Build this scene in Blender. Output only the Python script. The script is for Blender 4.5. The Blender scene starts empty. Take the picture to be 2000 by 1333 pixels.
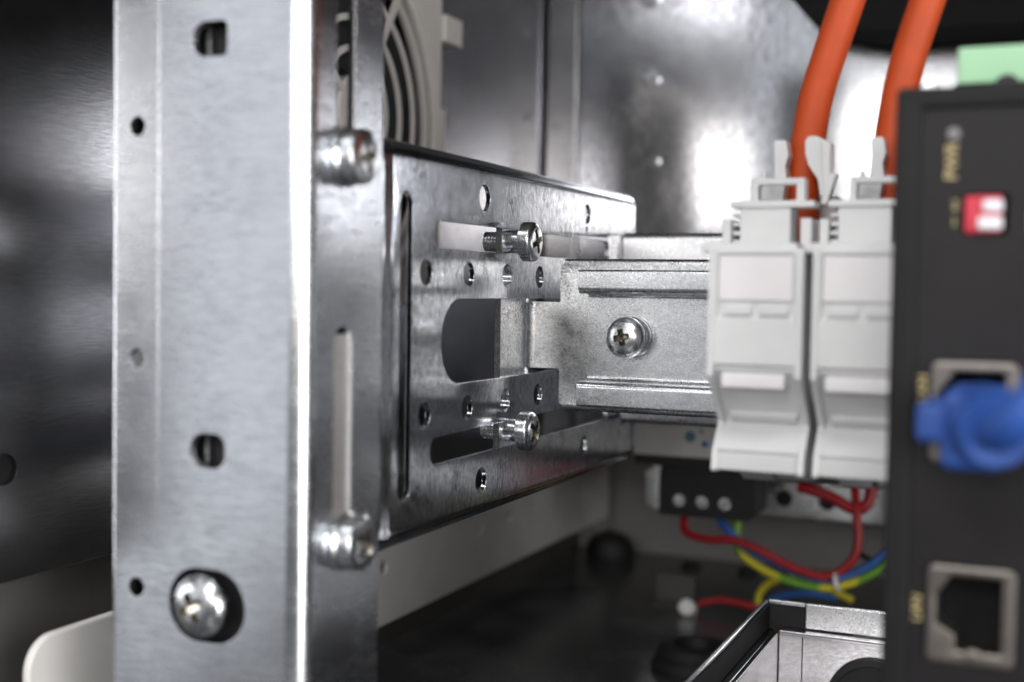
import bpy, bmesh, math, random
from mathutils import Vector, Matrix
random.seed(4)
sc = bpy.context.scene
col = sc.collection
MM = 0.001
# ------------------------------------------------------------------ camera (millimetres turned into metres)
CAM_Z = 125.0
Xd = Vector((0.91639859, 0.03059998, -0.39909557))
Yd = Vector((0.39996909, -0.03154686, 0.91598555))
Zd = Vector((0.01543893, -0.99903375, -0.04114854))      # world axes seen by the camera (right, down, forward)
right = Vector((Xd[0], Yd[0], Zd[0])); down = Vector((Xd[1], Yd[1], Zd[1])); fwd = Vector((Xd[2], Yd[2], Zd[2]))
cam = bpy.data.cameras.new('camera'); cam_o = bpy.data.objects.new('camera', cam); col.objects.link(cam_o)
M3 = Matrix((right, -down, -fwd)).transposed().to_4x4()
M3.translation = Vector((0, 0, CAM_Z * MM))
cam_o.matrix_world = M3
cam.sensor_width = 36.0; cam.lens = 2439 / 2000 * 36
cam.clip_start = 0.01; cam.clip_end = 20
cam.dof.use_dof = True; cam.dof.focus_distance = 0.302; cam.dof.aperture_fstop = 8.8
sc.camera = cam_o
# ------------------------------------------------------------------ world and lamps
w = bpy.data.worlds.new('World'); sc.world = w; w.use_nodes = True
bg = w.node_tree.nodes['Background']; bg.inputs[0].default_value = (0.93, 0.95, 1.0, 1); bg.inputs[1].default_value = 0.10
sc.view_settings.view_transform = 'Standard'; sc.view_settings.look = 'None'
sc.view_settings.exposure = 0.0; sc.view_settings.gamma = 1.0
def area(name, loc, target, sx, sy, watts, colr=(1, 1, 1)):
    l = bpy.data.lights.new(name, 'AREA'); l.shape = 'RECTANGLE'; l.size = sx; l.size_y = sy; l.energy = watts; l.color = colr
    o = bpy.data.objects.new(name, l); col.objects.link(o); o.location = Vector(loc)
    d = Vector(target) - Vector(loc); o.rotation_euler = d.to_track_quat('-Z', 'Z').to_euler()
    return o
area('window_light', (-0.98, -0.95, 0.55), (-0.12, 0.25, 0.30), 2.3, 1.5, 6.6, (0.93, 0.96, 1.0))
area('ceiling_lamp_near', (0.05, -0.60, 0.265), (-0.10, 0.30, 0.15), 0.60, 0.11, 1.8, (1, 0.95, 0.89))
area('ceiling_lamp_far', (-0.07, -0.60, 0.57), (-0.10, 0.30, 0.15), 0.26, 0.16, 2.2, (1, 0.99, 0.97))
area('side_fill', (1.00, -0.42, 0.16), (-0.12, 0.2, 0.12), 0.75, 0.55, 13.5, (1, 0.985, 0.96))  # added broad side light, gives the upright its bright edge
area('overhead_fill', (0.12, -0.32, 0.95), (-0.05, 0.2, 0.12), 0.4, 0.3, 4.0, (1, 0.99, 0.97))  # added fill from above to brighten the terminal blocks

# ------------------------------------------------------------------ materials
def nmat(name):
    m = bpy.data.materials.new(name); m.use_nodes = True
    nt = m.node_tree; return m, nt, nt.nodes['Principled BSDF']
def coords(nt, scale):
    tc = nt.nodes.new('ShaderNodeNewGeometry'); mp = nt.nodes.new('ShaderNodeMapping')
    mp.inputs['Scale'].default_value = scale
    nt.links.new(tc.outputs['Position'], mp.inputs['Vector']); return mp.outputs['Vector']
def noise(nt, scale, detail=4, rough=.6):
    n = nt.nodes.new('ShaderNodeTexNoise'); n.inputs['Scale'].default_value = 1
    n.inputs['Detail'].default_value = detail; n.inputs['Roughness'].default_value = rough
    nt.links.new(coords(nt, scale), n.inputs['Vector']); return n.outputs['Fac']
def maprange(nt, v, a, b, c, d):
    n = nt.nodes.new('ShaderNodeMapRange')
    for i, x in enumerate((a, b, c, d)): n.inputs[i + 1].default_value = x
    nt.links.new(v, n.inputs[0]); return n.outputs[0]
def math_(nt, op, a, b):
    n = nt.nodes.new('ShaderNodeMath'); n.operation = op
    for i, x in enumerate((a, b)):
        if hasattr(x, 'links') or hasattr(x, 'is_linked'): nt.links.new(x, n.inputs[i])
        else: n.inputs[i].default_value = x
    return n.outputs[0]
def mix(nt, f, a, b):
    n = nt.nodes.new('ShaderNodeMix'); n.data_type = 'RGBA'; nt.links.new(f, n.inputs['Factor'])
    for k, x in ((6, a), (7, b)):
        if isinstance(x, tuple): n.inputs[k].default_value = (*x, 1)
        else: nt.links.new(x, n.inputs[k])
    return n.outputs[2]
def bump(nt, bs, v, strength, dist):
    n = nt.nodes.new('ShaderNodeBump'); n.inputs['Strength'].default_value = strength; n.inputs['Distance'].default_value = dist
    nt.links.new(v, n.inputs['Height']); nt.links.new(n.outputs[0], bs.inputs['Normal'])
def metal(name, light, dark, r0, r1, streak, fine, patch=(90, 90, 90), patch_lo=.42, patch_hi=.62, bmp=.25, bdist=.00004, tint=None, streak_amt=.5, stain=0, sscale=(35, 35, 35), sw=(.46, .62)):
    """zinc sheet: light and dark spangle, drawn streaks, fine grain"""
    m, nt, bs = nmat(name)
    n1 = noise(nt, patch, 3, .65); n2 = noise(nt, streak, 3, .6); n3 = noise(nt, fine, 3, .7)
    f = maprange(nt, n1, patch_lo, patch_hi, 0, 1)
    g = maprange(nt, n3, .38, .62, 0, 1)
    s = maprange(nt, n2, .35, .65, 0, 1)
    a = math_(nt, 'ADD', math_(nt, 'ADD', math_(nt, 'MULTIPLY', f, .22), math_(nt, 'MULTIPLY', g, .58)), math_(nt, 'MULTIPLY', s, streak_amt * .4))
    c = mix(nt, a, dark, light)
    if tint:
        t = maprange(nt, noise(nt, tint[1], 2, .5), tint[2], tint[3], 0, 1); c = mix(nt, t, c, tint[0])
    if stain:
        st = maprange(nt, noise(nt, sscale, 6, .68), sw[0], sw[1], 0, stain)
        st = math_(nt, 'MULTIPLY', st, maprange(nt, n3, .36, .56, 1, .12)); c = mix(nt, st, c, tuple(x * .25 for x in dark))
    nt.links.new(c, bs.inputs['Base Color']); bs.inputs['Metallic'].default_value = 1
    nt.links.new(maprange(nt, math_(nt, 'ADD', math_(nt, 'MULTIPLY', n1, .5), math_(nt, 'MULTIPLY', n3, .5)), .35, .65, r1, r0), bs.inputs['Roughness'])
    bump(nt, bs, math_(nt, 'ADD', math_(nt, 'MULTIPLY', n2, streak_amt * .4), n3), bmp, bdist)
    return m
def plain(name, c, rough=.5, metallic=0, var=.08, scale=200, bmp=.1, coat=0, bdist=.00005):
    m, nt, bs = nmat(name)
    n1 = noise(nt, (scale,) * 3, 4, .6)
    lo = tuple(max(0, x * (1 - var)) for x in c); hi = tuple(min(1, x * (1 + var)) for x in c)
    nt.links.new(mix(nt, maprange(nt, n1, .35, .65, 0, 1), lo, hi), bs.inputs['Base Color'])
    bs.inputs['Roughness'].default_value = rough; bs.inputs['Metallic'].default_value = metallic
    if coat: bs.inputs['Coat Weight'].default_value = coat
    if bmp: bump(nt, bs, noise(nt, (scale * 8,) * 3, 2, .5), bmp, bdist)
    return m
ZL = (.86, .88, .91); ZD = (.42, .44, .48)
M = dict(
    bracket=metal('galvanised_bracket', (.90, .915, .94), (.38, .40, .45), .10, .19, (900, 1500, 130), (1500, 1700, 650), (320, 320, 320), bmp=.3, stain=.9, sscale=(60, 60, 60), sw=(.46, .66)),
    carrier=metal('spangled_zinc', (1.0, 1.0, 1.0), (.42, .44, .48), .22, .36, (900, 900, 1500), (1500, 1500, 1500), (300, 300, 300), .30, .52, bmp=.14, bdist=.00003, stain=.9, sscale=(70, 70, 60), sw=(.48, .62)),
    rail=metal('rail_zinc', (.98, .985, 1.0), (.64, .66, .70), .20, .32, (900, 900, 900), (1700, 1700, 1700), (500, 500, 900), .35, .6, bmp=.14, bdist=.00003, stain=.4, sscale=(60, 60, 200)),
    post=metal('post_zinc', (.89, .91, .95), (.74, .76, .81), .19, .31, (50, 50, 700), (230, 230, 1300), (60, 60, 160), .38, .6, bmp=.3, bdist=.00004,
               streak_amt=.8, stain=.45, sscale=(60, 60, 60), sw=(.42, .72)),
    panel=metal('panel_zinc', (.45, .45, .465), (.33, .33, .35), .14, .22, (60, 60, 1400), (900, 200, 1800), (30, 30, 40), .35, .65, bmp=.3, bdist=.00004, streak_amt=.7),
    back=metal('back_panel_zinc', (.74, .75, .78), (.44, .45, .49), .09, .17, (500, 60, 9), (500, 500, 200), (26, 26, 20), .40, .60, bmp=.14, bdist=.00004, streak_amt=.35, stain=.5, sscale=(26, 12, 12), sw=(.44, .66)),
    bar=metal('bar_zinc', (.85, .86, .88), (.60, .61, .64), .22, .34, (100, 100, 900), (1500, 1500, 1500), (120, 120, 120), .35, .6),
    cut=metal('sheared_edge', (.34, .34, .35), (.08, .08, .085), .35, .6, (2500, 2500, 300), (3000, 3000, 3000), (900, 900, 900), bmp=.8),
    insert=metal('ribbed_insert', (.95, .93, .91), (.80, .78, .77), .35, .5, (300, 300, 2600), (900, 900, 2400), (200, 200, 900), bmp=.9, bdist=.00012),
    screw=metal('screw_zinc', (.90, .92, .93), (.55, .57, .60), .19, .33, (300, 300, 300), (2200, 2200, 2200), (260, 260, 260), bmp=.02),
    recess=metal('screw_recess', (.50, .48, .43), (.22, .20, .17), .18, .35, (400, 400, 400), (2200, 2200, 2200), (400, 400, 400), bmp=.3),
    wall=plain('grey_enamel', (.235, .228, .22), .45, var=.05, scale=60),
    white=plain('light_grey_enamel', (.78, .765, .745), .42, var=.04, scale=60),
    floor=plain('dark_floor_sheet', (.07, .07, .073), .22, var=.35, scale=40, bmp=.05),
    fan=plain('fan_plastic', (.50, .475, .455), .5, var=.05, scale=90),
    black=plain('black_plastic', (.010, .010, .011), .6, var=.2, scale=150),
    dev=plain('charcoal_housing', (.0075, .007, .0078), .6, var=.12, scale=250, bmp=.25),
    devp=plain('charcoal_panel', (.0095, .0085, .010), .55, var=.10, scale=250, bmp=.15),
    abs=plain('light_grey_plastic', (.70, .705, .715), .42, var=.03, scale=120),
    label=plain('white_label_plastic', (.82, .80, .82), .5, var=.02, scale=120),
    orange=plain('orange_jacket', (.52, .062, .006), .6, var=.06, scale=120, bmp=.15),
    red=plain('red_insulation', (.34, .008, .014), .4), blue=plain('blue_insulation', (.03, .12, .42), .4),
    plug=plain('blue_boot_rubber', (.022, .085, .36), .5, var=.06, scale=100),
    yg=None, shadewall=plain('shaded_grey_enamel', (.095, .092, .088), .4, var=.06, scale=60), matt=plain('matt_black', (.004, .004, .005), .95, var=.3, bmp=0), green=plain('pale_green_plastic', (.33, .58, .36), .5, var=.04, scale=100),  # shadewall: grey enamel with the left wall's shade put into its colour
    gold=plain('printed_yellow', (.62, .50, .24), .6, var=.05), dip=plain('red_switch_block', (.62, .02, .05), .4),
    nub=plain('white_switch', (.80, .80, .86), .4, var=.02), shell=plain('socket_tin', (.22, .20, .185), .45, 1, var=.1, scale=300),
    led=plain('grey_lens', (.20, .19, .20), .5), teal=plain('printed_teal', (.10, .20, .27), .6), bprint=plain('printed_blue', (.05, .09, .42), .6),
    stamp=plain('printed_red', (.28, .03, .05), .55), ribbed=plain('ribbed_plastic', (.60, .59, .58), .5, var=.03),
)
for k_ in ('dev', 'devp'): M[k_].node_tree.nodes['Principled BSDF'].inputs['Specular IOR Level'].default_value = .3
# striped earth wire: green with yellow bands along the wire
m, nt, bs = nmat('green_yellow_insulation')
wv = nt.nodes.new('ShaderNodeTexWave'); wv.wave_type = 'BANDS'; wv.bands_direction = 'X'; wv.inputs['Scale'].default_value = 1; wv.inputs['Distortion'].default_value = 2
nt.links.new(coords(nt, (12, 0, 0)), wv.inputs['Vector'])
nt.links.new(mix(nt, maprange(nt, wv.outputs['Fac'], .4, .6, 0, 1), (.13, .33, .03), (.62, .55, .03)), bs.inputs['Base Color']); bs.inputs['Roughness'].default_value = .4
M['yg'] = m

# ------------------------------------------------------------------ building helpers, all in millimetres
SCL = 1.0      # overall size of the rail assembly relative to its drawing
def finish(bm, name, mat, parent=None, sharp=30, mats=None):
    bmesh.ops.recalc_face_normals(bm, faces=bm.faces)
    base = parent.matrix_world.translation if parent else Vector((0, 0, 0))
    p = parent
    off = Vector((0, 0, 0))
    while p is not None: off += p.location; p = p.parent
    c0 = Vector((0, 0, CAM_Z))
    for v in bm.verts: v.co = ((v.co - c0) * SCL + c0) * MM - off
    me = bpy.data.meshes.new(name); bm.to_mesh(me); bm.free()
    for x in (mats or [mat]): me.materials.append(x)
    for f in me.polygons: f.use_smooth = True
    me.set_sharp_from_angle(angle=math.radians(sharp))
    o = bpy.data.objects.new(name, me); col.objects.link(o)
    if parent: o.parent = parent
    wn = o.modifiers.new('normals', 'WEIGHTED_NORMAL'); wn.keep_sharp = True; wn.weight = 80
    return o
def thing(name, label, cat, loc, group=None):
    o = bpy.data.objects.new(name, None); col.objects.link(o); o.empty_display_size = .005
    o.location = ((Vector(loc) - Vector((0, 0, CAM_Z))) * SCL + Vector((0, 0, CAM_Z))) * MM; o['label'] = label; o['category'] = cat
    if group: o['group'] = group
    return o
def tag(o, label, cat, group=None):
    o['label'] = label; o['category'] = cat
    if group: o['group'] = group
    return o
def join(bm, other):
    me = bpy.data.meshes.new('t'); other.to_mesh(me); other.free(); bm.from_mesh(me); bpy.data.meshes.remove(me)
def box(bm, x0, x1, y0, y1, z0, z1, bev=0, seg=2):
    b = bmesh.new(); bmesh.ops.create_cube(b, size=1)
    for v in b.verts:
        v.co = Vector((x0 + (v.co.x + .5) * (x1 - x0), y0 + (v.co.y + .5) * (y1 - y0), z0 + (v.co.z + .5) * (z1 - z0)))
    if bev: bmesh.ops.bevel(b, geom=b.edges[:], offset=bev, segments=seg, profile=.5, affect='EDGES')
    join(bm, b)
def bx(name, mat, parent, *a, **k):
    bm = bmesh.new(); box(bm, *a, **k); return finish(bm, name, mat, parent)
def frame_of(axis):
    a = Vector(axis).normalized(); t = Vector((0, 0, 1)) if abs(a.z) < .9 else Vector((1, 0, 0))
    u = t.cross(a).normalized(); v = a.cross(u); return u, v, a
def lathe(bm, origin, axis, prof, n=48, close=False):
    u, v, a = frame_of(axis); o = Vector(origin); rings = []
    for r, h in prof:
        if r < 1e-6: rings.append([bm.verts.new(o + a * h)])
        else: rings.append([bm.verts.new(o + a * h + (u * math.cos(t) + v * math.sin(t)) * r) for t in [2 * math.pi * k / n for k in range(n)]])
    def bridge(p, q):
        for k in range(n):
            k2 = (k + 1) % n
            if len(p) == 1 and len(q) == 1: return
            if len(p) == 1: bm.faces.new((p[0], q[k], q[k2]))
            elif len(q) == 1: bm.faces.new((p[k], p[k2], q[0]))
            else: bm.faces.new((p[k], p[k2], q[k2], q[k]))
    for p, q in zip(rings, rings[1:]): bridge(p, q)
    if close: bridge(rings[-1], rings[0])
def catmull(pts, n=10):
    P = [Vector(p) for p in pts]; P = [P[0] * 2 - P[1]] + P + [P[-1] * 2 - P[-2]]; out = []
    for i in range(1, len(P) - 2):
        for k in range(n):
            t = k / n; a, b, c, d = P[i - 1:i + 3]
            out.append(.5 * ((2 * b) + (c - a) * t + (2 * a - 5 * b + 4 * c - d) * t * t + (3 * b - a - 3 * c + d) * t ** 3))
    out.append(P[-2]); return out
def tube(bm, pts, r, n=20, smooth=10, cap=True):
    P = catmull(pts, smooth) if smooth else [Vector(p) for p in pts]
    rs = r if callable(r) else (lambda t: r)
    prev = None; rings = []; up = None
    for i, p in enumerate(P):
        t = (P[min(i + 1, len(P) - 1)] - P[max(i - 1, 0)]).normalized()
        if up is None: up = frame_of(t)[0]
        u = (up - t * up.dot(t)).normalized(); up = u; v = t.cross(u); rr = rs(i / (len(P) - 1))
        rings.append([bm.verts.new(p + (u * math.cos(a) + v * math.sin(a)) * rr) for a in [2 * math.pi * k / n for k in range(n)]])
    for p, q in zip(rings, rings[1:]):
        for k in range(n): bm.faces.new((p[k], p[(k + 1) % n], q[(k + 1) % n], q[k]))
    if cap: bm.faces.new(rings[0]); bm.faces.new(rings[-1])
def circle(cx, cy, r, n=32): return [(cx + r * math.cos(2 * math.pi * k / n), cy + r * math.sin(2 * math.pi * k / n)) for k in range(n)]
def rrect(x0, x1, y0, y1, r, n=8):
    if not isinstance(r, (tuple, list)): r = (r,) * 4
    out = []
    for (cx, cy, a0, rr) in ((x1 - r[0], y1 - r[0], 0, r[0]), (x0 + r[1], y1 - r[1], 90, r[1]), (x0 + r[2], y0 + r[2], 180, r[2]), (x1 - r[3], y0 + r[3], 270, r[3])):
        if rr <= 1e-6: out.append((cx, cy)); continue
        for k in range(n + 1):
            a = math.radians(a0 + 90 * k / n); out.append((cx + rr * math.cos(a), cy + rr * math.sin(a)))
    return out
def fillet(pts, radii, n=6, closed=True):
    out = []; N = len(pts)
    for i, p in enumerate(pts):
        r = radii[i] if isinstance(radii, (list, tuple)) else radii
        if r <= 0 or (not closed and i in (0, N - 1)): out.append(tuple(p)); continue
        p = Vector(p); a = (Vector(pts[i - 1]) - p).normalized(); b = (Vector(pts[(i + 1) % N]) - p).normalized()
        ang = a.angle(b); d = r / math.tan(ang / 2); c = p + (a + b).normalized() * (r / math.sin(ang / 2))
        s = p + a * d - c; e = p + b * d - c; tot = s.angle(e); cr = s.x * e.y - s.y * e.x; sg = 1 if cr > 0 else -1
        for k in range(n + 1):
            t = sg * tot * k / n; out.append((c.x + s.x * math.cos(t) - s.y * math.sin(t), c.y + s.x * math.sin(t) + s.y * math.cos(t)))
    return out
def sheet(outline, holes, thick, bev=.15):
    """flat plate in u,v with real holes; w runs 0..thick. returns a bmesh"""
    cu = bpy.data.curves.new('c', 'CURVE'); cu.dimensions = '2D'; cu.fill_mode = 'BOTH'
    cu.extrude = thick / 2 - bev; cu.bevel_depth = bev; cu.bevel_resolution = 1; cu.offset = -bev
    for loop in [outline] + list(holes):
        s = cu.splines.new('POLY'); s.points.add(len(loop) - 1); s.use_cyclic_u = True
        for p, q in zip(s.points, loop): p.co = (q[0], q[1], 0, 1)
    o = bpy.data.objects.new('c', cu); me = o.to_mesh(); bm = bmesh.new(); bm.from_mesh(me)
    o.to_mesh_clear(); bpy.data.objects.remove(o); bpy.data.curves.remove(cu)
    bmesh.ops.remove_doubles(bm, verts=bm.verts, dist=1e-4)
    for v in bm.verts: v.co.z += thick / 2
    return bm
def remap(bm, f):
    for v in bm.verts: v.co = Vector(f(*v.co))
    return bm
def plate(name, mat, parent, outline, holes, thick, f, bev=.15, sharp=30):
    return finish(remap(sheet(outline, holes, thick, bev), f), name, mat, parent, sharp)
def fold_path(start, heading, segs):
    """segs: ('L', length) or ('A', radius, degrees, steps); + turns left. returns cut list and a (u,w)->(a,b) map"""
    p = Vector(start); h = math.radians(heading); u = 0; table = []; cuts = []
    for s in segs:
        if s[0] == 'L': table.append((u, u + s[1], 'L', p.copy(), h)); p = p + Vector((math.cos(h), math.sin(h))) * s[1]; u += s[1]
        else:
            r, dg, st = s[1], math.radians(s[2]), s[3]; L = r * abs(dg); table.append((u, u + L, 'A', p.copy(), h, r, dg))
            sg = 1 if dg > 0 else -1; c = p + Vector((-math.sin(h), math.cos(h))) * r * sg
            for k in range(1, st): cuts.append(u + L * k / st)
            h2 = h + dg; p = c - Vector((-math.sin(h2), math.cos(h2))) * r * sg; h = h2; u += L
        cuts.append(u)
    def f(uu, ww):
        e = table[0]
        for e in table:
            if uu <= e[1] + 1e-6: break
        if e[2] == 'L': q = e[3] + Vector((math.cos(e[4]), math.sin(e[4]))) * (uu - e[0]); hh = e[4]
        else:
            sg = 1 if e[6] > 0 else -1; hh = e[4] + e[6] * (uu - e[0]) / (e[1] - e[0])
            c = e[3] + Vector((-math.sin(e[4]), math.cos(e[4]))) * e[5] * sg; q = c - Vector((-math.sin(hh), math.cos(hh))) * e[5] * sg
        q = q + Vector((-math.sin(hh), math.cos(hh))) * ww; return q.x, q.y
    return cuts[:-1], f, u
def bisect(bm, cuts, axis=0):
    for c in cuts:
        co = Vector((0, 0, 0)); co[axis] = c; no = Vector((0, 0, 0)); no[axis] = 1
        bmesh.ops.bisect_plane(bm, geom=bm.verts[:] + bm.edges[:] + bm.faces[:], plane_co=co, plane_no=no)
def offset_profile(pts, th):
    """closed outline of an open polyline with thickness th to its left"""
    P = [Vector(p) for p in pts]; L = []
    for i, p in enumerate(P):
        d1 = (P[i] - P[i - 1]).normalized() if i else None; d2 = (P[i + 1] - P[i]).normalized() if i < len(P) - 1 else None
        n1 = Vector((-d1.y, d1.x)) if d1 else None; n2 = Vector((-d2.y, d2.x)) if d2 else None
        if n1 and n2: m_ = (n1 + n2).normalized(); L.append(p + m_ * th / max(.3, m_.dot(n1)))
        else: L.append(p + (n1 or n2) * th)
    return [tuple(p) for p in P] + [tuple(p) for p in reversed(L)]
def extrude(bm, poly, a0, a1, f, split=1):
    """closed polygon extruded from a0 to a1, f(p,q,a) -> xyz"""
    rings = [[bm.verts.new(f(p[0], p[1], a0 + (a1 - a0) * k / split)) for p in poly] for k in range(split + 1)]
    n = len(poly)
    for r0, r1 in zip(rings, rings[1:]):
        for k in range(n): bm.faces.new((r0[k], r0[(k + 1) % n], r1[(k + 1) % n], r1[k]))
    bm.faces.new(rings[0]); bm.faces.new(rings[-1])
def boolean_diff(bm, cut):
    ob = []
    for b in (bm, cut):
        bmesh.ops.recalc_face_normals(b, faces=b.faces)
        me = bpy.data.meshes.new('b'); b.to_mesh(me); b.free(); o = bpy.data.objects.new('b', me); col.objects.link(o); ob.append(o)
    ob[0].data.materials.append(M['screw']); ob[1].data.materials.append(M['recess'])
    md = ob[0].modifiers.new('b', 'BOOLEAN'); md.operation = 'DIFFERENCE'; md.object = ob[1]; md.solver = 'EXACT'; md.material_mode = 'TRANSFER'
    dg = bpy.context.evaluated_depsgraph_get(); me = bpy.data.meshes.new_from_object(ob[0].evaluated_get(dg))
    r = bmesh.new(); r.from_mesh(me)
    for o in ob: bpy.data.objects.remove(o)
    return r

# ------------------------------------------------------------------ screws
def make_screw(label, origin, axis, R, H, shank_r, shank_len, dome=.5, twist=0, washer=None, group=None, arm=.58, name='screw', gap=0):
    """origin = centre of the head's underside, axis = outward. parts: head, shank (threads), washer"""
    t = thing(name, label, 'screw', origin, group)
    u, v, a = frame_of(axis); o = Vector(origin)
    u2 = u * math.cos(twist) + v * math.sin(twist); v2 = -u * math.sin(twist) + v * math.cos(twist)
    prof = [(0, 0), (R * .93, 0), (R, .25)]
    side = H * (1 - dome); prof.append((R, side))
    for k in range(1, 9):
        an = math.pi / 2 * k / 8; prof.append((R * math.cos(an) ** .62 if k < 8 else 0, side + (H - side) * math.sin(an)))
    hb = bmesh.new(); lathe(hb, o, axis, prof, 64)
    cut = bmesh.new(); L = R * arm; wd = R * .135
    for (p, q) in ((u2, v2), (v2, u2)):
        vs = []
        for (h, l, ww) in ((H + 1, L * 1.12, wd * 1.12), (H * .55, L * .86, wd), (H * .22, L * .25, wd * .45)):
            vs.append([cut.verts.new(o + a * h + p * (sx * l) + q * (sy * ww)) for sx, sy in ((-1, -1), (1, -1), (1, 1), (-1, 1))])
        for r0, r1 in zip(vs, vs[1:]):
            for k in range(4): cut.faces.new((r0[k], r0[(k + 1) % 4], r1[(k + 1) % 4], r1[k]))
        cut.faces.new(vs[0]); cut.faces.new(vs[-1])
    cb = bmesh.new(); me = bpy.data.meshes.new('x'); cut.to_mesh(me); cut.free()
    # union of the two arms by cutting twice
    arms = bmesh.new(); arms.from_mesh(me)
    faces = arms.faces[:]; half = len(faces) // 2
    a1 = arms; a2 = bmesh.new(); a2.from_mesh(me)
    a1.faces.ensure_lookup_table(); a2.faces.ensure_lookup_table()
    bmesh.ops.delete(a1, geom=list(a1.faces)[half:], context='FACES'); bmesh.ops.delete(a2, geom=list(a2.faces)[:half], context='FACES')
    for b in (a1, a2): bmesh.ops.delete(b, geom=[x for x in b.verts if not x.link_faces], context='VERTS')
    hb = boolean_diff(hb, a1)
    hb2 = bmesh.new(); m_ = bpy.data.meshes.new('h'); hb.to_mesh(m_); hb.free(); hb2.from_mesh(m_)
    hb = boolean_diff(hb2, a2)
    centre = bmesh.new(); c8 = []
    for h, r in ((H + 1, R * .30), (H * .45, R * .22)):
        c8.append([centre.verts.new(o + a * h + (u2 * math.cos(x) + v2 * math.sin(x)) * r) for x in [math.pi / 4 * k + math.pi / 8 for k in range(8)]])
    for k in range(8): centre.faces.new((c8[0][k], c8[0][(k + 1) % 8], c8[1][(k + 1) % 8], c8[1][k]))
    centre.faces.new(c8[0]); centre.faces.new(c8[1])
    hb = boolean_diff(hb, centre)
    finish(hb, 'head', M['screw'], t, 28, [M['screw'], M['recess']])
    nk = shank_r * (1.14 if gap else 1)
    sb = bmesh.new(); pr = [(0, .1), (nk, .1), (nk, -1.2 - gap), (shank_r, -1.25 - gap)]; z = -1.25 - gap
    while z > -shank_len + .8: pr += [(shank_r * .86, z - .25), (shank_r * .86, z - .38), (shank_r * 1.0, z - .65), (shank_r * 1.0, z - .8)]; z -= .8
    pr += [(shank_r * .7, -shank_len), (0, -shank_len)]
    lathe(sb, o, axis, pr, 32); finish(sb, 'threaded_shank', M['screw'], t, 50)
    if washer:
        wr, w0, w1 = washer
        wb = bmesh.new(); b_ = .15 if w1 - w0 < 1.2 else .6
        lathe(wb, o, axis, [(shank_r, w0), (wr - b_, w0), (wr, w0 + b_), (wr, w1 - b_), (wr - b_, w1), (shank_r, w1)], 48, close=True)
        finish(wb, 'washer', M['screw'], t)
    return t

# ================================================================== setting
floor = bx('floor', M['floor'], None, -206, 330, 60, 552, 1, 5); floor['kind'] = 'structure'
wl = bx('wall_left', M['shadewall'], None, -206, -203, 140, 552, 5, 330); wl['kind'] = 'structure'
wb_ = bx('wall_back', M['wall'], None, -203, 330, 549, 552, 5, 330); wb_['kind'] = 'structure'
wr_ = bx('wall_right', M['wall'], None, 327, 330, 140, 549, 5, 330); wr_['kind'] = 'structure'
ce = bx('ceiling', M['wall'], None, -206, 330, 140, 552, 330.4, 333); ce['kind'] = 'structure'
# zinc lining panel of the left side
side = thing('side_sheet_wall', 'brushed zinc sheet lining the left wall behind the post and fan', 'metal panel', (-200, 300, 62))
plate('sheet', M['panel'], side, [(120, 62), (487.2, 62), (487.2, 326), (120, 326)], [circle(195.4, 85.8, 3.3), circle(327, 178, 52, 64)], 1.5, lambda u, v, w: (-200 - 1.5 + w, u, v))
bx('dark_backing', M['matt'], side, -202.9, -201.7, 191, 200, 81, 91)  # black cap standing in for shade behind the small hole
for y, z in ((470, 229), (472, 193.6)):
    b = bmesh.new(); lathe(b, (-200, y, z), (1, 0, 0), [(3.0, 0), (2.8, .2), (1.4, .25), (1.1, .02), (0, .02)], 24); finish(b, 'rivet', M['panel'], side)
backp = thing('back_sheet_wall', 'large smudged zinc sheet panel standing behind the rail at the back', 'metal panel', (60, 490, 62))
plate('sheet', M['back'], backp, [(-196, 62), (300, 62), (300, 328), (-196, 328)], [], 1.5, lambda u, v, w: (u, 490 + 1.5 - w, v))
for x, z in ((-154.1, 211.2), (-153.4, 178.1), (-154.2, 244.0)):
    b = bmesh.new(); lathe(b, (x, 490, z), (0, -1, 0), [(4.2, 0), (3.9, .2), (1.8, .25), (1.5, .02), (0, .02)], 24); finish(b, 'rivet', M['back'], backp)
# corner upright between both panels
corner = bmesh.new()
extrude(corner, [(-199.0, 488.3), (-197.8, 487.4), (-185.5, 487.4), (-184.9, 487.9), (-184.9, 488.4), (-199.0, 488.4)], 62, 328, lambda a, b, c: (a, b, c))
tag(finish(corner, 'corner_strip', M['panel'], None), 'narrow folded vertical strip in the corner between the two zinc panels', 'metal strip')
# light grey slotted side rail
whp = [circle(y, 40, 2.1, 20) for y in (330, 399, 424.5, 450.5, 476, 501, 526)] + [circle(y, 40, 2.1, 20) for y in (375,)][:0]
o = plate('side_rail', M['white'], None, rrect(187, 538, 22, 53.8, (1, 7, 7, 1)), whp, 2.0, lambda u, v, w: (-185 - 2 + w, u, v), bev=.5)
tag(o, 'light grey painted flat rail with round holes, low on the left wall', 'side rail')

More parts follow.
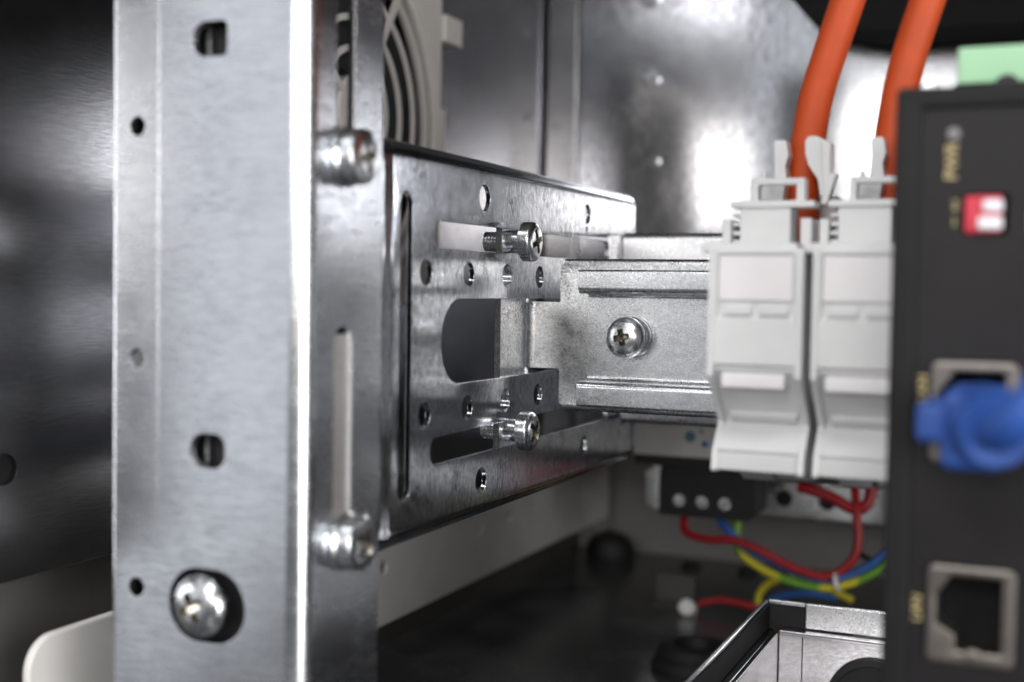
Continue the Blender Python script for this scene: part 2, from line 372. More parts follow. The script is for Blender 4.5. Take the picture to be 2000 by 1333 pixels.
# ================================================================== fan
fan = thing('cooling_fan', 'grey plastic fan with ring grille on the left wall behind the post', 'fan', (-200, 327, 120))
FY, FZ = 327, 178
plate('housing', M['fan'], fan, rrect(FY - 57, FY + 57, FZ - 58, FZ + 58, 5), [circle(FY, FZ, 49.5, 64)], 5, lambda u, v, w: (-200 + w, u, v), bev=.6)
b = bmesh.new(); lathe(b, (-195.2, FY, FZ), (1, 0, 0), [(49.6, -4), (49.6, 1.2), (50.4, 1.6), (51.6, 1.6), (52.4, .2)], 96); finish(b, 'rim', M['fan'], fan)
b = bmesh.new(); lathe(b, (-195.2, FY, FZ), (1, 0, 0), [(56, .2), (55.6, 1.0), (54.6, 1.0), (54.2, .2)], 96); finish(b, 'outer_ridge', M['fan'], fan)
for r in (18.5, 27.5, 36.5, 45.0):
    b = bmesh.new(); lathe(b, (-195, FY, FZ), (1, 0, 0), [(r - 1.0, -.3), (r - .9, .5), (r + .9, .5), (r + 1.0, -.3)], 96, close=True); finish(b, 'ring', M['fan'], fan)
for k in range(4):
    an = math.radians(57 + 90 * k); b = bmesh.new(); d = Vector((0, math.cos(an), math.sin(an))); q = Vector((0, -math.sin(an), math.cos(an)))
    c = Vector((-195, FY, FZ)); vs = [c + d * s + q * t + Vector((x, 0, 0)) for x in (-.3, .8) for s, t in ((9, -1.2), (50.5, -1.2), (50.5, 1.2), (9, 1.2))]
    V = [b.verts.new(x) for x in vs]
    for f in ((0, 1, 2, 3), (4, 5, 6, 7), (0, 1, 5, 4), (1, 2, 6, 5), (2, 3, 7, 6), (3, 0, 4, 7)): b.faces.new([V[i] for i in f])
    finish(b, 'spoke', M['fan'], fan)
b = bmesh.new(); lathe(b, (-196, FY, FZ), (1, 0, 0), [(10.5, -2), (10.5, 1), (9.5, 1.6), (0, 1.6)], 40); finish(b, 'hub', M['fan'], fan)
b = bmesh.new(); lathe(b, (-202.6, FY, FZ), (1, 0, 0), [(51, 0), (51, .3), (0, .3)], 64); finish(b, 'dark_backing', M['black'], fan)  # black disc standing in for the darkness behind the blades
for k in range(7):
    b = bmesh.new(); a0 = 2 * math.pi * k / 7
    pts = [(r, a0 + t) for r, t in ((14, 0), (44, .25), (44, .75), (14, .7))]
    V = [b.verts.new((-201.9 + (1.2 if i in (1, 0) else 0), FY + r * math.cos(a), FZ + r * math.sin(a))) for i, (r, a) in enumerate(pts)]
    V2 = [b.verts.new(v.co + Vector((.5, 0, 0))) for v in V]
    b.faces.new(V); b.faces.new(V2)
    for i in range(4): b.faces.new((V[i], V[(i + 1) % 4], V2[(i + 1) % 4], V2[i]))
    finish(b, 'blade', M['black'], fan)
bx('clip', M['fan'], fan, -200, -193.5, 384, 397, 209, 218.5, bev=.8)
bx('clip', M['fan'], fan, -200, -195.5, 384, 388.5, 160, 187, bev=.6)

# ================================================================== upright post (folded sheet)
post = thing('cabinet_upright', 'wide folded zinc upright with oval holes and slotted edge in the foreground', 'metal upright', (-140, 183, 5))
cuts, pf, U = fold_path((-161.6, 206), -90, [('L', 206 - 183.45 - 1.2), ('A', 1.2, 90, 4), ('L', 9.6), ('A', 1.6, -9, 2), ('A', 1.6, 9, 2), ('L', 27.6), ('A', 3.7, 90, 9), ('L', 22.8)])
def u_front(x):        # unfolded coordinate of a point on the front face
    best = min((abs(pf(k * .05, 0)[0] - x) + (0 if pf(k * .05, 0)[1] < 184.5 else 99), k * .05) for k in range(int(U / .05))); return best[1]
def u_side(y):
    best = min((abs(pf(k * .05, 0)[1] - y) + (0 if pf(k * .05, 0)[0] > -119.6 else 99), k * .05) for k in range(int(U / .05))); return best[1]
ub = u_front(-139.5); us = u_front(-155.4); ue = u_side(196.2)
hol = []
for z in (242.4, 168.7, 95.1): hol.append(fillet([(ub - 3.7, z - 3.1), (ub + 3.9, z - 3.1), (ub + 3.9, z + 3.1), (ub - 3.7, z + 3.1)], [3.0, 1.1 if z > 100 else 2.4, 1.1 if z > 100 else 2.4, 3.0]))
hol.append(rrect(ub - 8.2, ub + 8.4, 60.2, 73.6, 6.4))
for z in (239.4, 196.5, 153.9, 111.3, 68.6): hol.append(circle(us, z, 1.75, 24))
for z0, z1 in ((150.4, 250), (76, 117.8)): hol.append(rrect(ue - 3.1, ue + 3.1, z0, z1, 3.0))
bm = sheet([(0, 5), (U, 5), (U, 262), (0, 262)], hol, 1.6, .15)
bisect(bm, cuts); remap(bm, lambda u, v, w: (*pf(u, w), v)); finish(bm, 'folded_sheet', M['post'], post, 30)
bx('inner_sheet', M['black'], post, -160, -127, 187.6, 188.6, 56, 262)  # black sheet added to stand in for shade inside the holes
bx('inner_fold', M['cut'], post, -142.0, -141.2, 186.2, 187.5, 75, 262)
b = bmesh.new(); lathe(b, (-155.3, 184.6, 111.3), (0, -1, 0), [(1.9, 0), (1.7, .5), (0, .6)], 20); finish(b, 'hole_plug', M['cut'], post)
bx('slot_insert', M['insert'], post, -120.3, -119.7, 192.5, 200, 70, 116.3)
b = bmesh.new()
for k in range(44): box(b, -119.75, -119.1, 193.0, 199.3, 72 + k * 1.0, 72.55 + k * 1.0)
rb_ = finish(b, 'insert_ribs', M['insert'], post); rb_['kind'] = 'stuff'
# screw sunk in the post's lower hole
make_screw('round cross-head screw sunk in the large hole low on the upright', (-140.6, 184.2, 66.9), (-.10, -1, 0.02), 5.8, 3.4, 2.4, 12, dome=.75, twist=.5, arm=.5, name='screw')
# screws on the post's slotted edge
g = 'screws on the slotted edge of the upright'
make_screw('upper cheese-head screw with washer on the slotted edge of the upright', (-117.2, 196.0, 148.5), (1, 0, 0), 5.1, 3.2, 2.5, 8, dome=.28, twist=.25, washer=(5.5, -1.75, -.1), group=g)
make_screw('lower cheese-head screw with washer at the foot of the bright slot of the upright', (-117.2, 196.5, 78.4), (1, 0, 0), 5.1, 3.2, 2.5, 8, dome=.28, twist=.9, washer=(5.4, -1.75, -.1), group=g)

# ================================================================== side bracket (perforated folded plate)
br = thing('side_bracket', 'folded zinc bracket plate with long slots and round holes between upright and rail', 'bracket', (-121, 290, 72))
R = 3.7; ZT, ZB = 155.0, 71.8
cuts, bf, U = fold_path((-133, ZB), 0, [('L', 12 - R), ('A', R, 90, 7), ('L', ZT - ZB - 2 * R), ('A', R, 90, 7), ('L', 12 - R)])
u0 = 12 - R + R * math.pi / 2
def uz(z): return u0 + (z - ZB - R)
hol = [rrect(220.9, 226.0, uz(81.4), uz(144.6), 2.5),
       rrect(236.2, 348, uz(133.6), uz(139.5), (2.2, 2.4, 2.4, 2.2)), rrect(235.2, 349, uz(87.2), uz(93.2), (2.2, 2.4, 2.4, 2.2)),
       rrect(239.7, 330, uz(104.0), uz(122.8), (2, 9, 9, 2)),
       circle(261, uz(145.9), 3.0), circle(329, uz(146.4), 2.7), circle(261, uz(80.7), 3.0), circle(329.5, uz(81.4), 2.7), circle(329, uz(142.1), .9, 12)]
for y in (232.2, 253, 274.2, 294.8): hol += [circle(y, uz(128.3), 2.75), circle(y, uz(98.3), 2.75)]
out = [(186, uz(ZB + 5)), (214.5, uz(ZB + 5)), (214.5, 0), (372, 0), (372, uz(84)), (362, uz(84)), (362, uz(142.8)), (372, uz(142.8)), (372, U), (214.5, U), (214.5, uz(ZT - 5)), (186, uz(ZT - 5))]
bm = sheet(out, hol, 1.2, .12)
bisect(bm, cuts, 1); bisect(bm, (214.7, 215.5, 216.5, 217.5, 218.3), 0)
def jog(y): t = min(1, max(0, (y - 214.7) / 3.6)); return -.6 * (1 - t * t * (3 - 2 * t))
remap(bm, lambda u, v, w: (bf(v, w)[0] + jog(u), u, bf(v, w)[1])); finish(bm, 'folded_sheet', M['bracket'], br, 30)
# faint red stamp on the lower edge
def text(name, s, size, mat, parent, f, depth=.02):
    cu = bpy.data.curves.new('t', 'FONT'); cu.body = s; cu.size = size; cu.extrude = depth; cu.align_x = 'CENTER'; cu.align_y = 'CENTER'
    o = bpy.data.objects.new('t', cu); col.objects.link(o); dg = bpy.context.evaluated_depsgraph_get()
    me = bpy.data.meshes.new_from_object(o.evaluated_get(dg)); bm = bmesh.new(); bm.from_mesh(me)
    bpy.data.objects.remove(o); remap(bm, f); return finish(bm, name, mat, parent)
text('red_stamp', '220', 1.5, M['stamp'], br, lambda u, v, w: (-120.985 + w, 290 + u * 1.6, 76.4 + v))
text('red_stamp', '-----', 1.5, M['stamp'], br, lambda u, v, w: (-120.985 + w, 297 + u * 1.6, 76.2 + v * .5))

# ================================================================== rail carrier: back flange, tab through the cutout, T-shaped face
SCL = .9747
ca = thing('rail_carrier', 'T-shaped spangled zinc carrier plate passing through the bracket cutout behind the rail', 'bracket', (-110, 296, 95))
rb = .9
cuts, cf, U = fold_path((-125.3, 280.5), 90, [('L', 296 + 1.5 - rb - 1.5 - 280.5 + .6), ('A', rb + 1.5, -90, 5), ('L', 160)])
# w runs to the left of the heading; the visible side is on the right, so thickness is taken to the left
xe = cf(U - 160, 0)[0]; ua = U - 160
def ux(x): return ua + (x - xe)
to = [(0, 84.5), (ua - 2.2, 84.5), (ua - 2.2, 104.9), (ux(-116.6), 104.9), (ux(-116.6), 95.6), (ux(-70), 95.6), (ux(20), 95.6), (ux(20), 131.8), (ux(-116.6), 131.8), (ux(-116.6), 122.0), (ua - 2.2, 122.0), (ua - 2.2, 142.2), (0, 142.2)]
to = fillet(to, [0, 0, .5, .3, 1.0, 0, 0, 0, 1.2, .3, .5, 0, 0], 4)
bm = sheet(to, [], 1.5, .12); bisect(bm, cuts)
remap(bm, lambda u, v, w: (*cf(u, w), v)); bm.normal_update()
finish(bm, 'folded_sheet', M['carrier'], ca, 30)
yf = cf(U, 0)[1]; print('carrier face Y', yf, 'flange X', cf(0, 0)[0], cf(0, 1.5)[0])
for z, s in ((131.8, 1), (95.6, -1)):      # rolled top and bottom edges of the T
    prof = [(yf + .02, z - s * .02)] + [(yf + 1.3 - 1.3 * math.cos(a), z + s * 1.3 * math.sin(a)) for a in [math.pi / 2 * k / 6 for k in range(0, 7)]] + [(yf + 9, z + s * 1.3), (yf + 9, z + s * .1), (yf + 1.4, z + s * .1), (yf + 1.4, z - s * .02)]
    b = bmesh.new(); extrude(b, prof, -115.6, 20, lambda p, q, a: (a, p, q)); finish(b, 'rolled_edge', M['carrier'], ca, 40)
# sheared near edge of the flange
bx('sheared_edge', M['cut'], ca, -126.78, -125.32, 280.2, 280.48, 84.6, 142.1)

# ================================================================== DIN rail
rail = thing('mounting_rail', 'zinc top-hat rail with raised lips carrying the grey terminal blocks', 'rail', (-60, 295, 96))
prof = [(287.0, 130.15), (287.0, 124.9), (287.5, 124.3), (293.6, 124.3), (294.5, 123.3), (294.5, 103.7), (293.6, 102.7), (287.5, 102.7), (287.0, 102.1), (287.0, 96.5)]
pr = fillet([(288.2, 130.15), (287.0, 130.15), (287.0, 124.3), (294.5, 124.3), (294.5, 102.7), (287.0, 102.7), (287.0, 96.5), (288.2, 96.5)], [0, .7, 1.5, 1.0, 1.0, 1.5, .7, 0], 6, closed=False)
b = bmesh.new(); extrude(b, offset_profile(pr, 1.0) if False else offset_profile(list(reversed(pr)), -1.0), -107.6, 60, lambda p, q, a: (a, p, q)); finish(b, 'hat_profile', M['rail'], rail, 35)
make_screw('domed cross-head screw with washer fixing the rail at its left end', (-96.2, 290.6, 113.7), (-.08, -1, .03), 5.1, 3.2, 2.4, 10, dome=.88, twist=.20, washer=(4.4, -3.4, -2.5), arm=.40, name='screw')
b = bmesh.new(); lathe(b, (-95.6, 293.8, 113.9), (0, -1, 0), [(3, 0), (4.6, 0), (4.8, .2), (4.8, .6), (4.6, .8), (3, .8)], 40, close=True)
tag(finish(b, 'lock_washer', M['screw'], None), 'thin zinc washer lying on the rail behind the domed screw', 'washer')

SCL = 1.0
# slot screws standing proud of the bracket
g = 'cheese-head screws in the bracket slots'
make_screw('upper cheese-head screw standing proud of the top slot of the bracket', (-118.0, 277.0, 136.5), (1, 0, 0), 4.75, 3.7, 2.45, 10, dome=.34, twist=.35, group=g, arm=.62, gap=3)
make_screw('lower cheese-head screw standing proud of the bottom slot of the bracket', (-118.0, 277.2, 90.9), (1, 0, 0), 4.75, 3.7, 2.45, 10, dome=.34, twist=.9, group=g, arm=.62, gap=3)

# cross bar behind the rail
cb = thing('cross_bar', 'bright zinc channel bar crossing behind the rail', 'metal bar', (-40, 354, 86))
pr = fillet([(372, 142.4), (354, 142.4), (354, 85.8), (372, 85.8)], [0, 2.0, 2.0, 0], 6, closed=False)
b = bmesh.new(); extrude(b, offset_profile(pr, 1.5), -118.6, 120, lambda p, q, a: (a, p, q)); finish(b, 'channel', M['bar'], cb, 35)
bx('end_flange', M['panel'], cb, -121.2, -119.0, 352.2, 353.8, 96, 141.6, bev=.2)

# ================================================================== terminal blocks and orange cables
def make_block(dx, label):
    t = thing('terminal_block', label, 'terminal block', (-51.5 + dx, 258, 91), 'grey terminal blocks clipped on the rail')
    X = lambda x: x + dx
    # main body: stepped profile through the thickness
    prof = fillet([(231.0, 133.0), (231.0, 110.6), (240.6, 101.0), (241.0, 99.9), (236.0, 94.6), (235.0, 90.9), (278.5, 90.9), (278.5, 133.0)], [.4, .3, .3, .3, .4, .6, 0, 0], 3)
    b = bmesh.new(); extrude(b, prof, X(-59.0), X(-43.7), lambda p, q, a: (a, p, q)); finish(b, 'body', M['abs'], t, 35)
    for x0, x1 in ((-60.1, -58.95), (-43.75, -42.5)):
        prof = fillet([(230.0, 133.4), (230.0, 109.4), (239.7, 99.8), (235.4, 94.9), (234.4, 90.7), (278.5, 90.7), (278.5, 133.4)], [.8, .5, .8, .6, .6, 0, 0], 4)
        b = bmesh.new(); extrude(b, prof, X(x0), X(x1), lambda p, q, a: (a, p, q)); finish(b, 'side_cheek', M['abs'], t, 35)
    bx('lower_cover', M['abs'], t, X(-58.9), X(-43.8), 234.5, 236.2, 91.2, 94.4, bev=.25)
    b = bmesh.new(); extrude(b, fillet([(240.0, 99.6), (235.2, 95.1), (236.5, 93.8), (241.2, 98.6)], .2, 2), X(-59.0), X(-43.7), lambda p, q, a: (a, p, q)); finish(b, 'apron', M['abs'], t, 35)
    bx('label_plate', M['label'], t, X(-58.3), X(-44.4), 230.3, 231.2, 123.6, 132.0, bev=.3)
    plate('label_holder', M['abs'], t, rrect(-59 + dx, -43.8 + dx, 111.6, 133, .3), [rrect(-58.4 + dx, -44.3 + dx, 120.4, 132.2, .4)], .9, lambda u, v, w: (u, 230.2 + w, v), bev=.2)
    for x0, x1 in ((-57.3, -51.9), (-50.7, -45.2)): bx('label_tab', M['abs'], t, X(x0), X(x1), 230.2, 231.3, 120.9, 122.7, bev=.25)
    bx('handle', M['label'], t, X(-57.6), X(-45.6), 230.7, 234.5, 107.2, 110.0, bev=.5)
    b = bmesh.new(); extrude(b, fillet([(239.6, 102.4), (238.6, 101.6), (240.6, 99.9), (241.6, 101.0)], .25, 2), X(-57.6), X(-44.8), lambda p, q, a: (a, p, q)); finish(b, 'ridge', M['abs'], t, 35)
    # upper terminal part
    bx('terminal_front', M['abs'], t, X(-58.7), X(-48.6), 248, 256, 133, 142.4, bev=.3)
    bx('terminal_ledge', M['abs'], t, X(-60.6), X(-43.9), 247.4, 254, 142.0, 143.3, bev=.3)
    bx('terminal_post', M['abs'], t, X(-62.2), X(-60.4), 247.6, 256, 133, 139.7, bev=.3)
    bx('terminal_post', M['abs'], t, X(-46.6), X(-44.4), 247.6, 256, 133, 139.9, bev=.3)
    bx('terminal_floor', M['abs'], t, X(-62.2), X(-44.0), 231.5, 262, 132.5, 134.4, bev=.4)
    for k in range(4): bx('terminal_rib', M['abs'], t, X(-60.3), X(-58.8), 249.2, 256, 134.9 + k * 1.75, 135.7 + k * 1.75, bev=.1)
    plate('window_frame', M['abs'], t, rrect(-57 + dx, -46.3 + dx, 143.2, 148.0, .4), [rrect(-55.6 + dx, -48.0 + dx, 143.6, 146.7, .3)], 3.5, lambda u, v, w: (u, 250 + w, v), bev=.25)
    bx('inner_wall', M['abs'], t, X(-58), X(-52.2), 259, 260.5, 133, 148.8, bev=.2)
    bx('rear_body', M['abs'], t, X(-59.6), X(-43.4), 272, 278.5, 133, 146, bev=.5)
    bx('nib', M['abs'], t, X(-54.9 - .6), X(-54.9 + .4), 252, 254, 147.9, 149.4, bev=.2)
    # curved prongs holding the cable
    def prong(name, pts, th, y0, y1):
        c = [tuple(p)[:2] for p in catmull([(x, z, 0) for x, z in pts], 6)]
        b = bmesh.new(); extrude(b, offset_profile(c, th), y0, y1, lambda p, q, a: (X(p), a, q)); finish(b, name, M['abs'], t, 40)
    for pg in ([(-54.3, 156.4), (-51.9, 156.4), (-51.3, 153.4), (-51.9, 151.2), (-51.6, 149.0), (-52.4, 143.5), (-54.0, 143.5), (-54.1, 152.0)],
               [(-47.9, 156.2), (-47.2, 157.0), (-45.6, 157.0), (-42.9, 155.6), (-42.9, 150), (-43.2, 143.5), (-44.2, 143.5), (-45.2, 148.3), (-47.2, 151.3), (-47.8, 153.5)]):
        b = bmesh.new(); extrude(b, fillet(pg, .35, 3), 257.6, 262.5, lambda p, q, a: (X(p), a, q)); finish(b, 'cable_prong', M['abs'], t, 40)
    b = bmesh.new(); extrude(b, [(-45.6, 155.8), (-44.9, 156), (-44.4, 150), (-43.9, 145), (-44.5, 145), (-45.4, 150)], 257.0, 257.7, lambda p, q, a: (X(p), a, q)); finish(b, 'prong_rib', M['abs'], t, 40)
    prong('slanted_bar', [(-43.0, 143), (-41.2, 149.0)], 1.1, 255, 258)
    # lower clip feet
    b = bmesh.new(); extrude(b, [(243, 90.8), (250, 87.4), (280, 86.4), (286, 90.8)], X(-57.2), X(-50.8), lambda p, q, a: (a, p, q)); finish(b, 'foot', M['abs'], t, 30)
    b = bmesh.new(); extrude(b, [(243, 90.8), (250, 87.8), (280, 86.8), (286, 90.8)], X(-50.0), X(-43.4), lambda p, q, a: (a, p, q)); finish(b, 'foot', M['abs'], t, 30)
make_block(0, 'left light grey terminal block with white label beside the bare rail end')
make_block(19.25, 'right light grey terminal block with white label beside the black module')
def cable(pts, label):
    b = bmesh.new(); tube(b, pts, lambda t: 3.5 + .95 * max(0, 1 - abs(t - .03) / .16) ** 1.2, 32, 10)
    tag(finish(b, 'orange_cable', M['orange'], None, 60), label, 'cable', 'orange cables rising from the terminal blocks')
cable([(-50.4, 266, 133.6), (-50.0, 266, 143.5), (-49.5, 266, 151), (-47.7, 266, 164.9), (-44.9, 266, 175), (-41.2, 266.5, 187), (-36.8, 268, 202), (-34, 272, 225)], 'orange cable clamped in the left terminal block and leaning right')
cable([(-32.6, 266, 133.6), (-32.7, 266, 143.5), (-32.5, 266, 151), (-31.0, 266, 164), (-28.9, 266, 174), (-25.4, 266.5, 186), (-20.8, 268, 202), (-18, 272, 225)], 'orange cable rising behind the corner of the black module')

# ================================================================== black module with sockets
dv = thing('network_module', 'charcoal module with two network sockets and a red switch block at the right', 'electronic module', (10, 245, 45))
Y0 = 205.0
plate('front_frame', M['dev'], dv, rrect(-24.2, 46, 42, 157.6, 1.0), [rrect(-20.2, 42, 47, 154.2, .8)], 10, lambda u, v, w: (u, Y0 + w, v), bev=.7)
sock = [(-17.4, -4.4, 67.4, 83.0), (-17.8, -4.9, 98.9, 114.9)]
ph = [rrect(a + .2, b_ - .2, c + .2, d - .2, .8) for a, b_, c, d in sock] + [rrect(-13.8, -7.2, 134.6, 140.8, .5)]
plate('front_panel', M['devp'], dv, rrect(-20.4, 42.2, 46.8, 154.4, .6), ph, 1.0, lambda u, v, w: (u, Y0 + .9 + w, v), bev=.1)
bx('housing', M['dev'], dv, -24.0, 45.8, 215.1, 286, 42.3, 157.4, bev=.8)
for i, (x0, x1, z0, z1) in enumerate(sock):
    cx, cz = (x0 + x1) / 2, (z0 + z1) / 2; hx = x0 + 1.9
    hole = [(x1 - 2.0, z0 + 2.3), (x1 - 2.0, z1 - 1.6), (x0 + 3.6, z1 - 1.6), (x0 + 1.4, cz + 2.9), (x0 + 1.4, cz - 1.5), (x0 + 4.2, cz - 3.0), (x0 + 4.4, z0 + 2.3)]
    s = plate('socket', M['shell'], dv, rrect(x0, x1, z0, z1, 1.2), [fillet(hole, .4, 3)], 9.0, lambda u, v, w: (u, Y0 + .1 + w, v), bev=.5)
    bx('contacts', M['matt'], s, x0 + 1, x1 - 1, Y0 + 6.5, Y0 + 9.2, z0 + 1, z1 - 1)
b = bmesh.new(); lathe(b, (-10.4, 204.8, 69.0), (0, -1, 0), [(1.3, -.5), (1.2, .2), (0, .6)], 20)
finish(b, 'solder_dot', M['shell'], dv)
sb_ = bx('switch_block', M['dip'], dv, -13.5, -8.2, Y0 + .4, Y0 + 4, 134.9, 140.5, bev=.3)
bx('toggle', M['nub'], sb_, -10.9, -8.0, Y0 - .6, Y0 + 1, 138.0, 139.9, bev=.4)
bx('toggle', M['nub'], sb_, -11.6, -8.0, Y0 - .6, Y0 + 1, 135.3, 137.3, bev=.4)
TY = lambda cx, cz, rot: (lambda u, v, w: (cx + (u if not rot else -v), Y0 + .85 - w, cz + (v if not rot else u)))
text('printed_text', '1', 2.0, M['gold'], dv, TY(-15.0, 136.5, False)); text('printed_text', '2', 2.0, M['gold'], dv, TY(-15.0, 139.1, False))
text('printed_text', 'PWR', 2.7, M['gold'], dv, TY(-15.6, 146.0, True)); text('printed_text', 'LAN', 2.2, M['gold'], dv, TY(-18.9, 75.6, True)); text('printed_text', 'LAN', 2.2, M['gold'], dv, TY(-18.9, 110.5, True))
b = bmesh.new(); lathe(b, (-15.5, Y0 + .9, 150.2), (0, -1, 0), [(1.0, 0), (.95, .3), (0, .5)], 20); finish(b, 'indicator_lens', M['led'], dv)
text('printed_text', 'RST', 2.0, M['gold'], dv, TY(-3.6, 136.6, True))
gc = thing('green_connector', 'pale green plug-in connector standing on top of the charcoal module', 'connector', (0, 226, 157.6))
b = bmesh.new(); box(b, -16.4, 20, 221, 233, 160.2, 166.3, bev=.5); finish(b, 'block', M['green'], gc)
for x in (-8.6, -1, 7, 15):
    b = bmesh.new(); lathe(b, (x, 222.5, 159.6), (0, -1, 0), [(1.9, 0), (1.9, 1.7), (0, 1.7)], 24); finish(b, 'terminal_opening', M['black'], gc)
bx('header', M['dev'], gc, -17, 20.5, 223, 236, 157.5, 160.6, bev=.2)

# blue patch plug
pl = thing('patch_plug', 'blue patch plug with its cable in the upper socket of the charcoal module', 'cable plug', (-10, 200, 106))
bx('plug_body', M['plug'], pl, -14.6, -6.2, 186, 208, 100.5, 111.6, bev=1.2, seg=3)
bx('latch_guard', M['plug'], pl, -18.2, -13.6, 187, 203, 104.0, 109.6, bev=1.0, seg=3)
b = bmesh.new(); tube(b, [(-9.4, 192, 106.8), (-8.6, 187, 106.8), (-7.8, 183, 107.0), (-7.0, 179.5, 107.2)], lambda t: 5.8 - 1.0 * t, 28, 6); finish(b, 'boot', M['plug'], pl, 50)
b = bmesh.new(); lathe(b, (-7.0, 179.3, 107.2), (.25, -1, -.05), [(2.8, -.5), (4.8, -.6), (5.3, .2), (4.8, 1.2), (2.8, 1.0)], 36, close=True); finish(b, 'boot_collar', M['plug'], pl, 50)
b = bmesh.new(); tube(b, [(-7.2, 180, 107.2), (-6.2, 175, 107.4), (-4.2, 172.5, 109.4), (-1.6, 172.5, 113), (1.2, 173, 118.5), (4.5, 175, 128), (9, 177, 145)], 2.7, 24, 8); finish(b, 'cable', M['plug'], pl, 60)

# ================================================================== things low behind the rail
ru = thing('ribbed_unit', 'light grey ribbed device with blue printed dots under the cross bar', 'electronic module', (-110, 430, 64))
bx('body', M['ribbed'], ru, -136.2, -60, 421, 450, 67.6, 88, bev=.5)
for k in range(13): bx('rib', M['ribbed'], ru, -134.6 + k * 1.35, -133.85 + k * 1.35, 420.4, 421.2, 68.5, 87, bev=.1)
bx('base', M['black'], ru, -135.4, -60, 421.5, 450, 64.2, 67.6)
for x, z, r, mt in ((-115.4, 74.9, 2.0, 'teal'), (-110.1, 72.6, 1.1, 'bprint'), (-111.5, 76.9, .8, 'led')):
    b = bmesh.new(); lathe(b, (x, 421, z), (0, -1, 0), [(r, 0), (r, .05), (0, .05)], 24); finish(b, 'printed_dot', M[mt], ru)
bc = thing('wire_connector', 'black three-way connector with screws and coloured wires below the ribbed device', 'connector', (-112, 440, 46))
b = bmesh.new(); extrude(b, fillet([(-127.6, 46), (-95.6, 46), (-93.4, 48), (-93.4, 62), (-97, 67.5), (-123, 67.5), (-127.6, 62)], [1, 1, 1, 2, 2, 2, 2], 4), 426, 446, lambda p, q, a: (p, a, q)); finish(b, 'body', M['black'], bc, 30)
for x in (-120.3, -112.0, -104.0):
    b = bmesh.new(); lathe(b, (x, 426, 51.4), (0, -1, 0), [(2.1, 0), (2.1, .2), (1.8, .25), (0, .25)], 24); finish(b, 'terminal_screw', M['screw'], bc)
o = bx('bright_tag', M['bar'], None, -131.6, -128.4, 431, 432, 47, 62.5, bev=.2); tag(o, 'small bright metal tag left of the black three-way connector', 'metal tag')
ls = thing('lower_strip', 'bright zinc strip behind the black connector and red wire', 'metal strip', (-90, 470, 40))
b = bmesh.new(); extrude(b, offset_profile(fillet([(478, 54.6), (470, 54.6), (470, 40.6), (478, 40.6)], [0, 1, 1, 0], 4, closed=False), 1.0), -146, 40, lambda p, q, a: (a, p, q)); finish(b, 'channel', M['bar'], ls, 35)
for x in (-92, -76):
    b = bmesh.new(); lathe(b, (x, 469.9, 48), (0, -1, 0), [(3.2, 0), (3.2, .15), (0, .15)], 24); finish(b, 'dark_hole', M['black'], ls)
def wire(pts, mt, label, r=1.5):
    b = bmesh.new(); tube(b, pts, r, 14, 8); tag(finish(b, 'wire', M[mt], None, 60), label, 'wire', 'thin wires below the rail')
wire([(-120.4, 436, 47.5), (-120.2, 433, 44), (-118.5, 430, 39.6), (-110, 428, 38.2), (-101, 427, 39.0), (-92, 427, 36.6), (-82, 428, 32.0), (-72, 430, 28.9), (-65.5, 432, 30.4), (-60.6, 433, 36), (-59.6, 434, 42), (-60.6, 436, 51), (-62, 440, 60)], 'red', 'red wire leaving the black connector and looping up behind the blocks')
wire([(-107.8, 436, 47.5), (-107.2, 433, 44.4), (-103, 431, 41), (-98, 431, 36.6), (-90, 431, 33.0), (-80, 431, 29.5), (-70, 432, 27.6), (-60, 433, 30.5), (-50, 434, 38.5), (-40, 436, 50)], 'blue', 'blue wire sweeping from the middle of the black connector')
wire([(-101.6, 436, 47.5), (-101.0, 433, 44.4), (-100.8, 432, 39), (-99.4, 432, 34.0), (-93, 432, 29.5), (-84, 431, 26.4), (-74, 431, 24.8), (-66, 431, 25.6), (-56, 432, 30), (-46, 434, 38), (-38, 436, 48)], 'yg', 'green and yellow earth wire sagging lowest from the black connector')
wire([(-80.4, 437, 58.0), (-76, 436, 57.4), (-69, 436, 55.2), (-62, 437, 51.8), (-57.5, 438, 53.5), (-56, 440, 60)], 'red', 'short thick red wire crossing in front of the bright strip', 2.0)
wire([(-60, 440, 36), (-56, 440, 34), (-50, 440, 31.5), (-44, 440, 30)], 'black', 'short black wire branching off beside the red loop', 1.0)
wire([(-98.5, 458, 7), (-97.8, 458, 14), (-92, 458, 19.5), (-82, 458, 20.5), (-72, 458, 18.0), (-64, 458, 15)], 'yg', 'green and yellow wire arching low over the floor behind the tray', 1.3)
wire([(-98, 462, 8), (-90, 462, 13), (-80, 460, 15.5), (-70, 460, 15)], 'blue', 'blue wire lying low behind the corner of the tray', 1.3)
wire([(-120, 454, 8.4), (-112, 455, 10.4), (-102, 455, 9.8), (-92, 455, 8.4), (-82, 455, 9)], 'red', 'dark red wire running along the floor from the white ferrule', 1.3)
b = bmesh.new(); lathe(b, (-122.8, 449, 7.6), (.1, -1, .35), [(0, -5), (2.5, -5), (3.1, -4), (3.1, 2.5), (2.4, 3.2), (0, 3.2)], 28)
tag(finish(b, 'wire_ferrule', M['label'], None), 'small white ferrule on the dark floor at the end of a red wire', 'ferrule')
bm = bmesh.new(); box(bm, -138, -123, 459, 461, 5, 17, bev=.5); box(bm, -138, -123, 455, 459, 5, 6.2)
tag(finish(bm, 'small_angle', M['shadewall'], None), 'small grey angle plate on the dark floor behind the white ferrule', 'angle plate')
b = bmesh.new(); lathe(b, (-181, 530, 5), (0, 0, 1), [(0, 0), (10.5, 0), (11, 2), (10.5, 6), (8.5, 9.5), (4, 11.5), (0, 12)], 40)
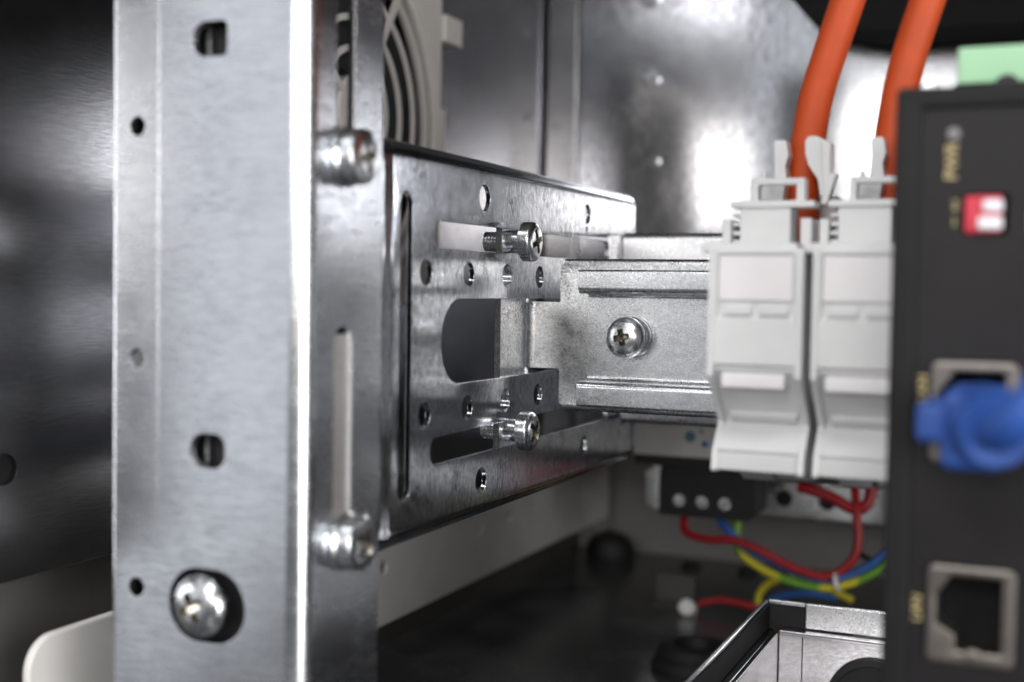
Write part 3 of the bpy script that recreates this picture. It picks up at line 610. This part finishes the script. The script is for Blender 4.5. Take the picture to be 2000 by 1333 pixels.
tag(finish(b, 'rubber_grommet', M['black'], None), 'black domed rubber grommet in the rear left corner of the floor', 'grommet')
b = bmesh.new(); lathe(b, (-102, 384, 5), (0, 0, 1), [(0, 0), (14, 0), (14, 2), (12.5, 4), (12.5, 6), (11, 8), (7, 8.5), (6.5, 5), (0, 5)], 48)
tag(finish(b, 'cable_gland', M['black'], None), 'wide black cable gland on the floor left of the metal tray', 'cable gland')
for x, lab in ((-143, 'left small black screw on the floor near the back wall'), (-118, 'right small black screw on the floor near the back wall, under the wires')):
    b = bmesh.new(); lathe(b, (x, 528, 5), (0, 0, 1), [(4.2, 0), (4.2, 1.0), (3.4, 2.0), (1.5, 2.4), (1.2, 1.4), (0, 1.4)], 24); tag(finish(b, 'floor_screw', M['black'], None), lab, 'screw')

b = bmesh.new(); lathe(b, (-65.6, 431.3, 27.4), (1, 0, .25), [(3.0, -.7), (3.3, -.7), (3.3, .7), (3.0, .7)], 20, close=True)
tag(finish(b, 'cable_tie', M['label'], None), 'small pale cable tie round the sagging wires beside the black module', 'cable tie')
# metal tray
tr = thing('metal_tray', 'open folded sheet-metal tray on the floor below the terminal blocks', 'metal tray', (-30, 285, 5))
bx('side_wall', M['panel'], tr, -69.2, -67.9, 225, 330, 5.5, 43.6, bev=.35)
bx('shade_strip', M['black'], tr, -67.85, -67.5, 225, 329, 36.6, 42.6)  # black strip standing in for shade along the inner wall
bx('inner_ledge', M['panel'], tr, -67.8, -65.6, 225, 329, 35.4, 36.4, bev=.2)
bx('inner_sheet', M['panel'], tr, -65.4, -64.6, 225, 327, 8, 36.2, bev=.1)
bx('back_wall', M['bar'], tr, -58.0, 20, 328.4, 330, 37.3, 43.9, bev=.35)
bx('back_ledge', M['panel'], tr, -64.2, 20, 325.2, 330, 35.6, 37.0, bev=.35)
bx('rear_plate', M['panel'], tr, -58.2, 20, 327.0, 328.2, 8, 35.4, bev=.1)
bx('rear_corner', M['panel'], tr, -64.4, -58.5, 327.2, 328.4, 8, 35.4, bev=.1)
bx('dark_corner', M['black'], tr, -67.6, -58.2, 329, 330, 37.2, 42.6)  # black sheet across the rear left corner
bx('rim', M['bar'], tr, -67.7, -58.2, 329, 330.2, 42.8, 43.8, bev=.2)
bx('tray_floor', M['panel'], tr, -64.4, 20, 225, 326.8, 6, 7)
b = bmesh.new(); lathe(b, (-40, 326.9, 20), (0, -1, 0), [(12, 0), (12, 1.5), (10.5, 1.8), (10.5, .3), (0, .3)], 48); finish(b, 'round_grommet', M['black'], tr)

# black block across the upper right background
dc = thing('black_block', 'black block with rounded corner across the top right background', 'cable duct', (0, 440, 205))
b = bmesh.new(); extrude(b, fillet([(-96, 278), (-96, 237), (-85, 224), (-64, 218), (200, 214), (200, 278)], [2, 6, 8, 10, 1, 1], 8), 455, 488, lambda p, q, a: (p, a, q)); finish(b, 'body', M['matt'], dc, 40)
b = bmesh.new(); lathe(b, (-47, 489, 200), (0, -1, 0), [(4.6, 0), (4.4, 1), (1.6, 1.4), (0, 1.2)], 24); tag(finish(b, 'panel_bolt', M['bar'], None), 'round bolt head on the back panel between the two orange cables', 'bolt')
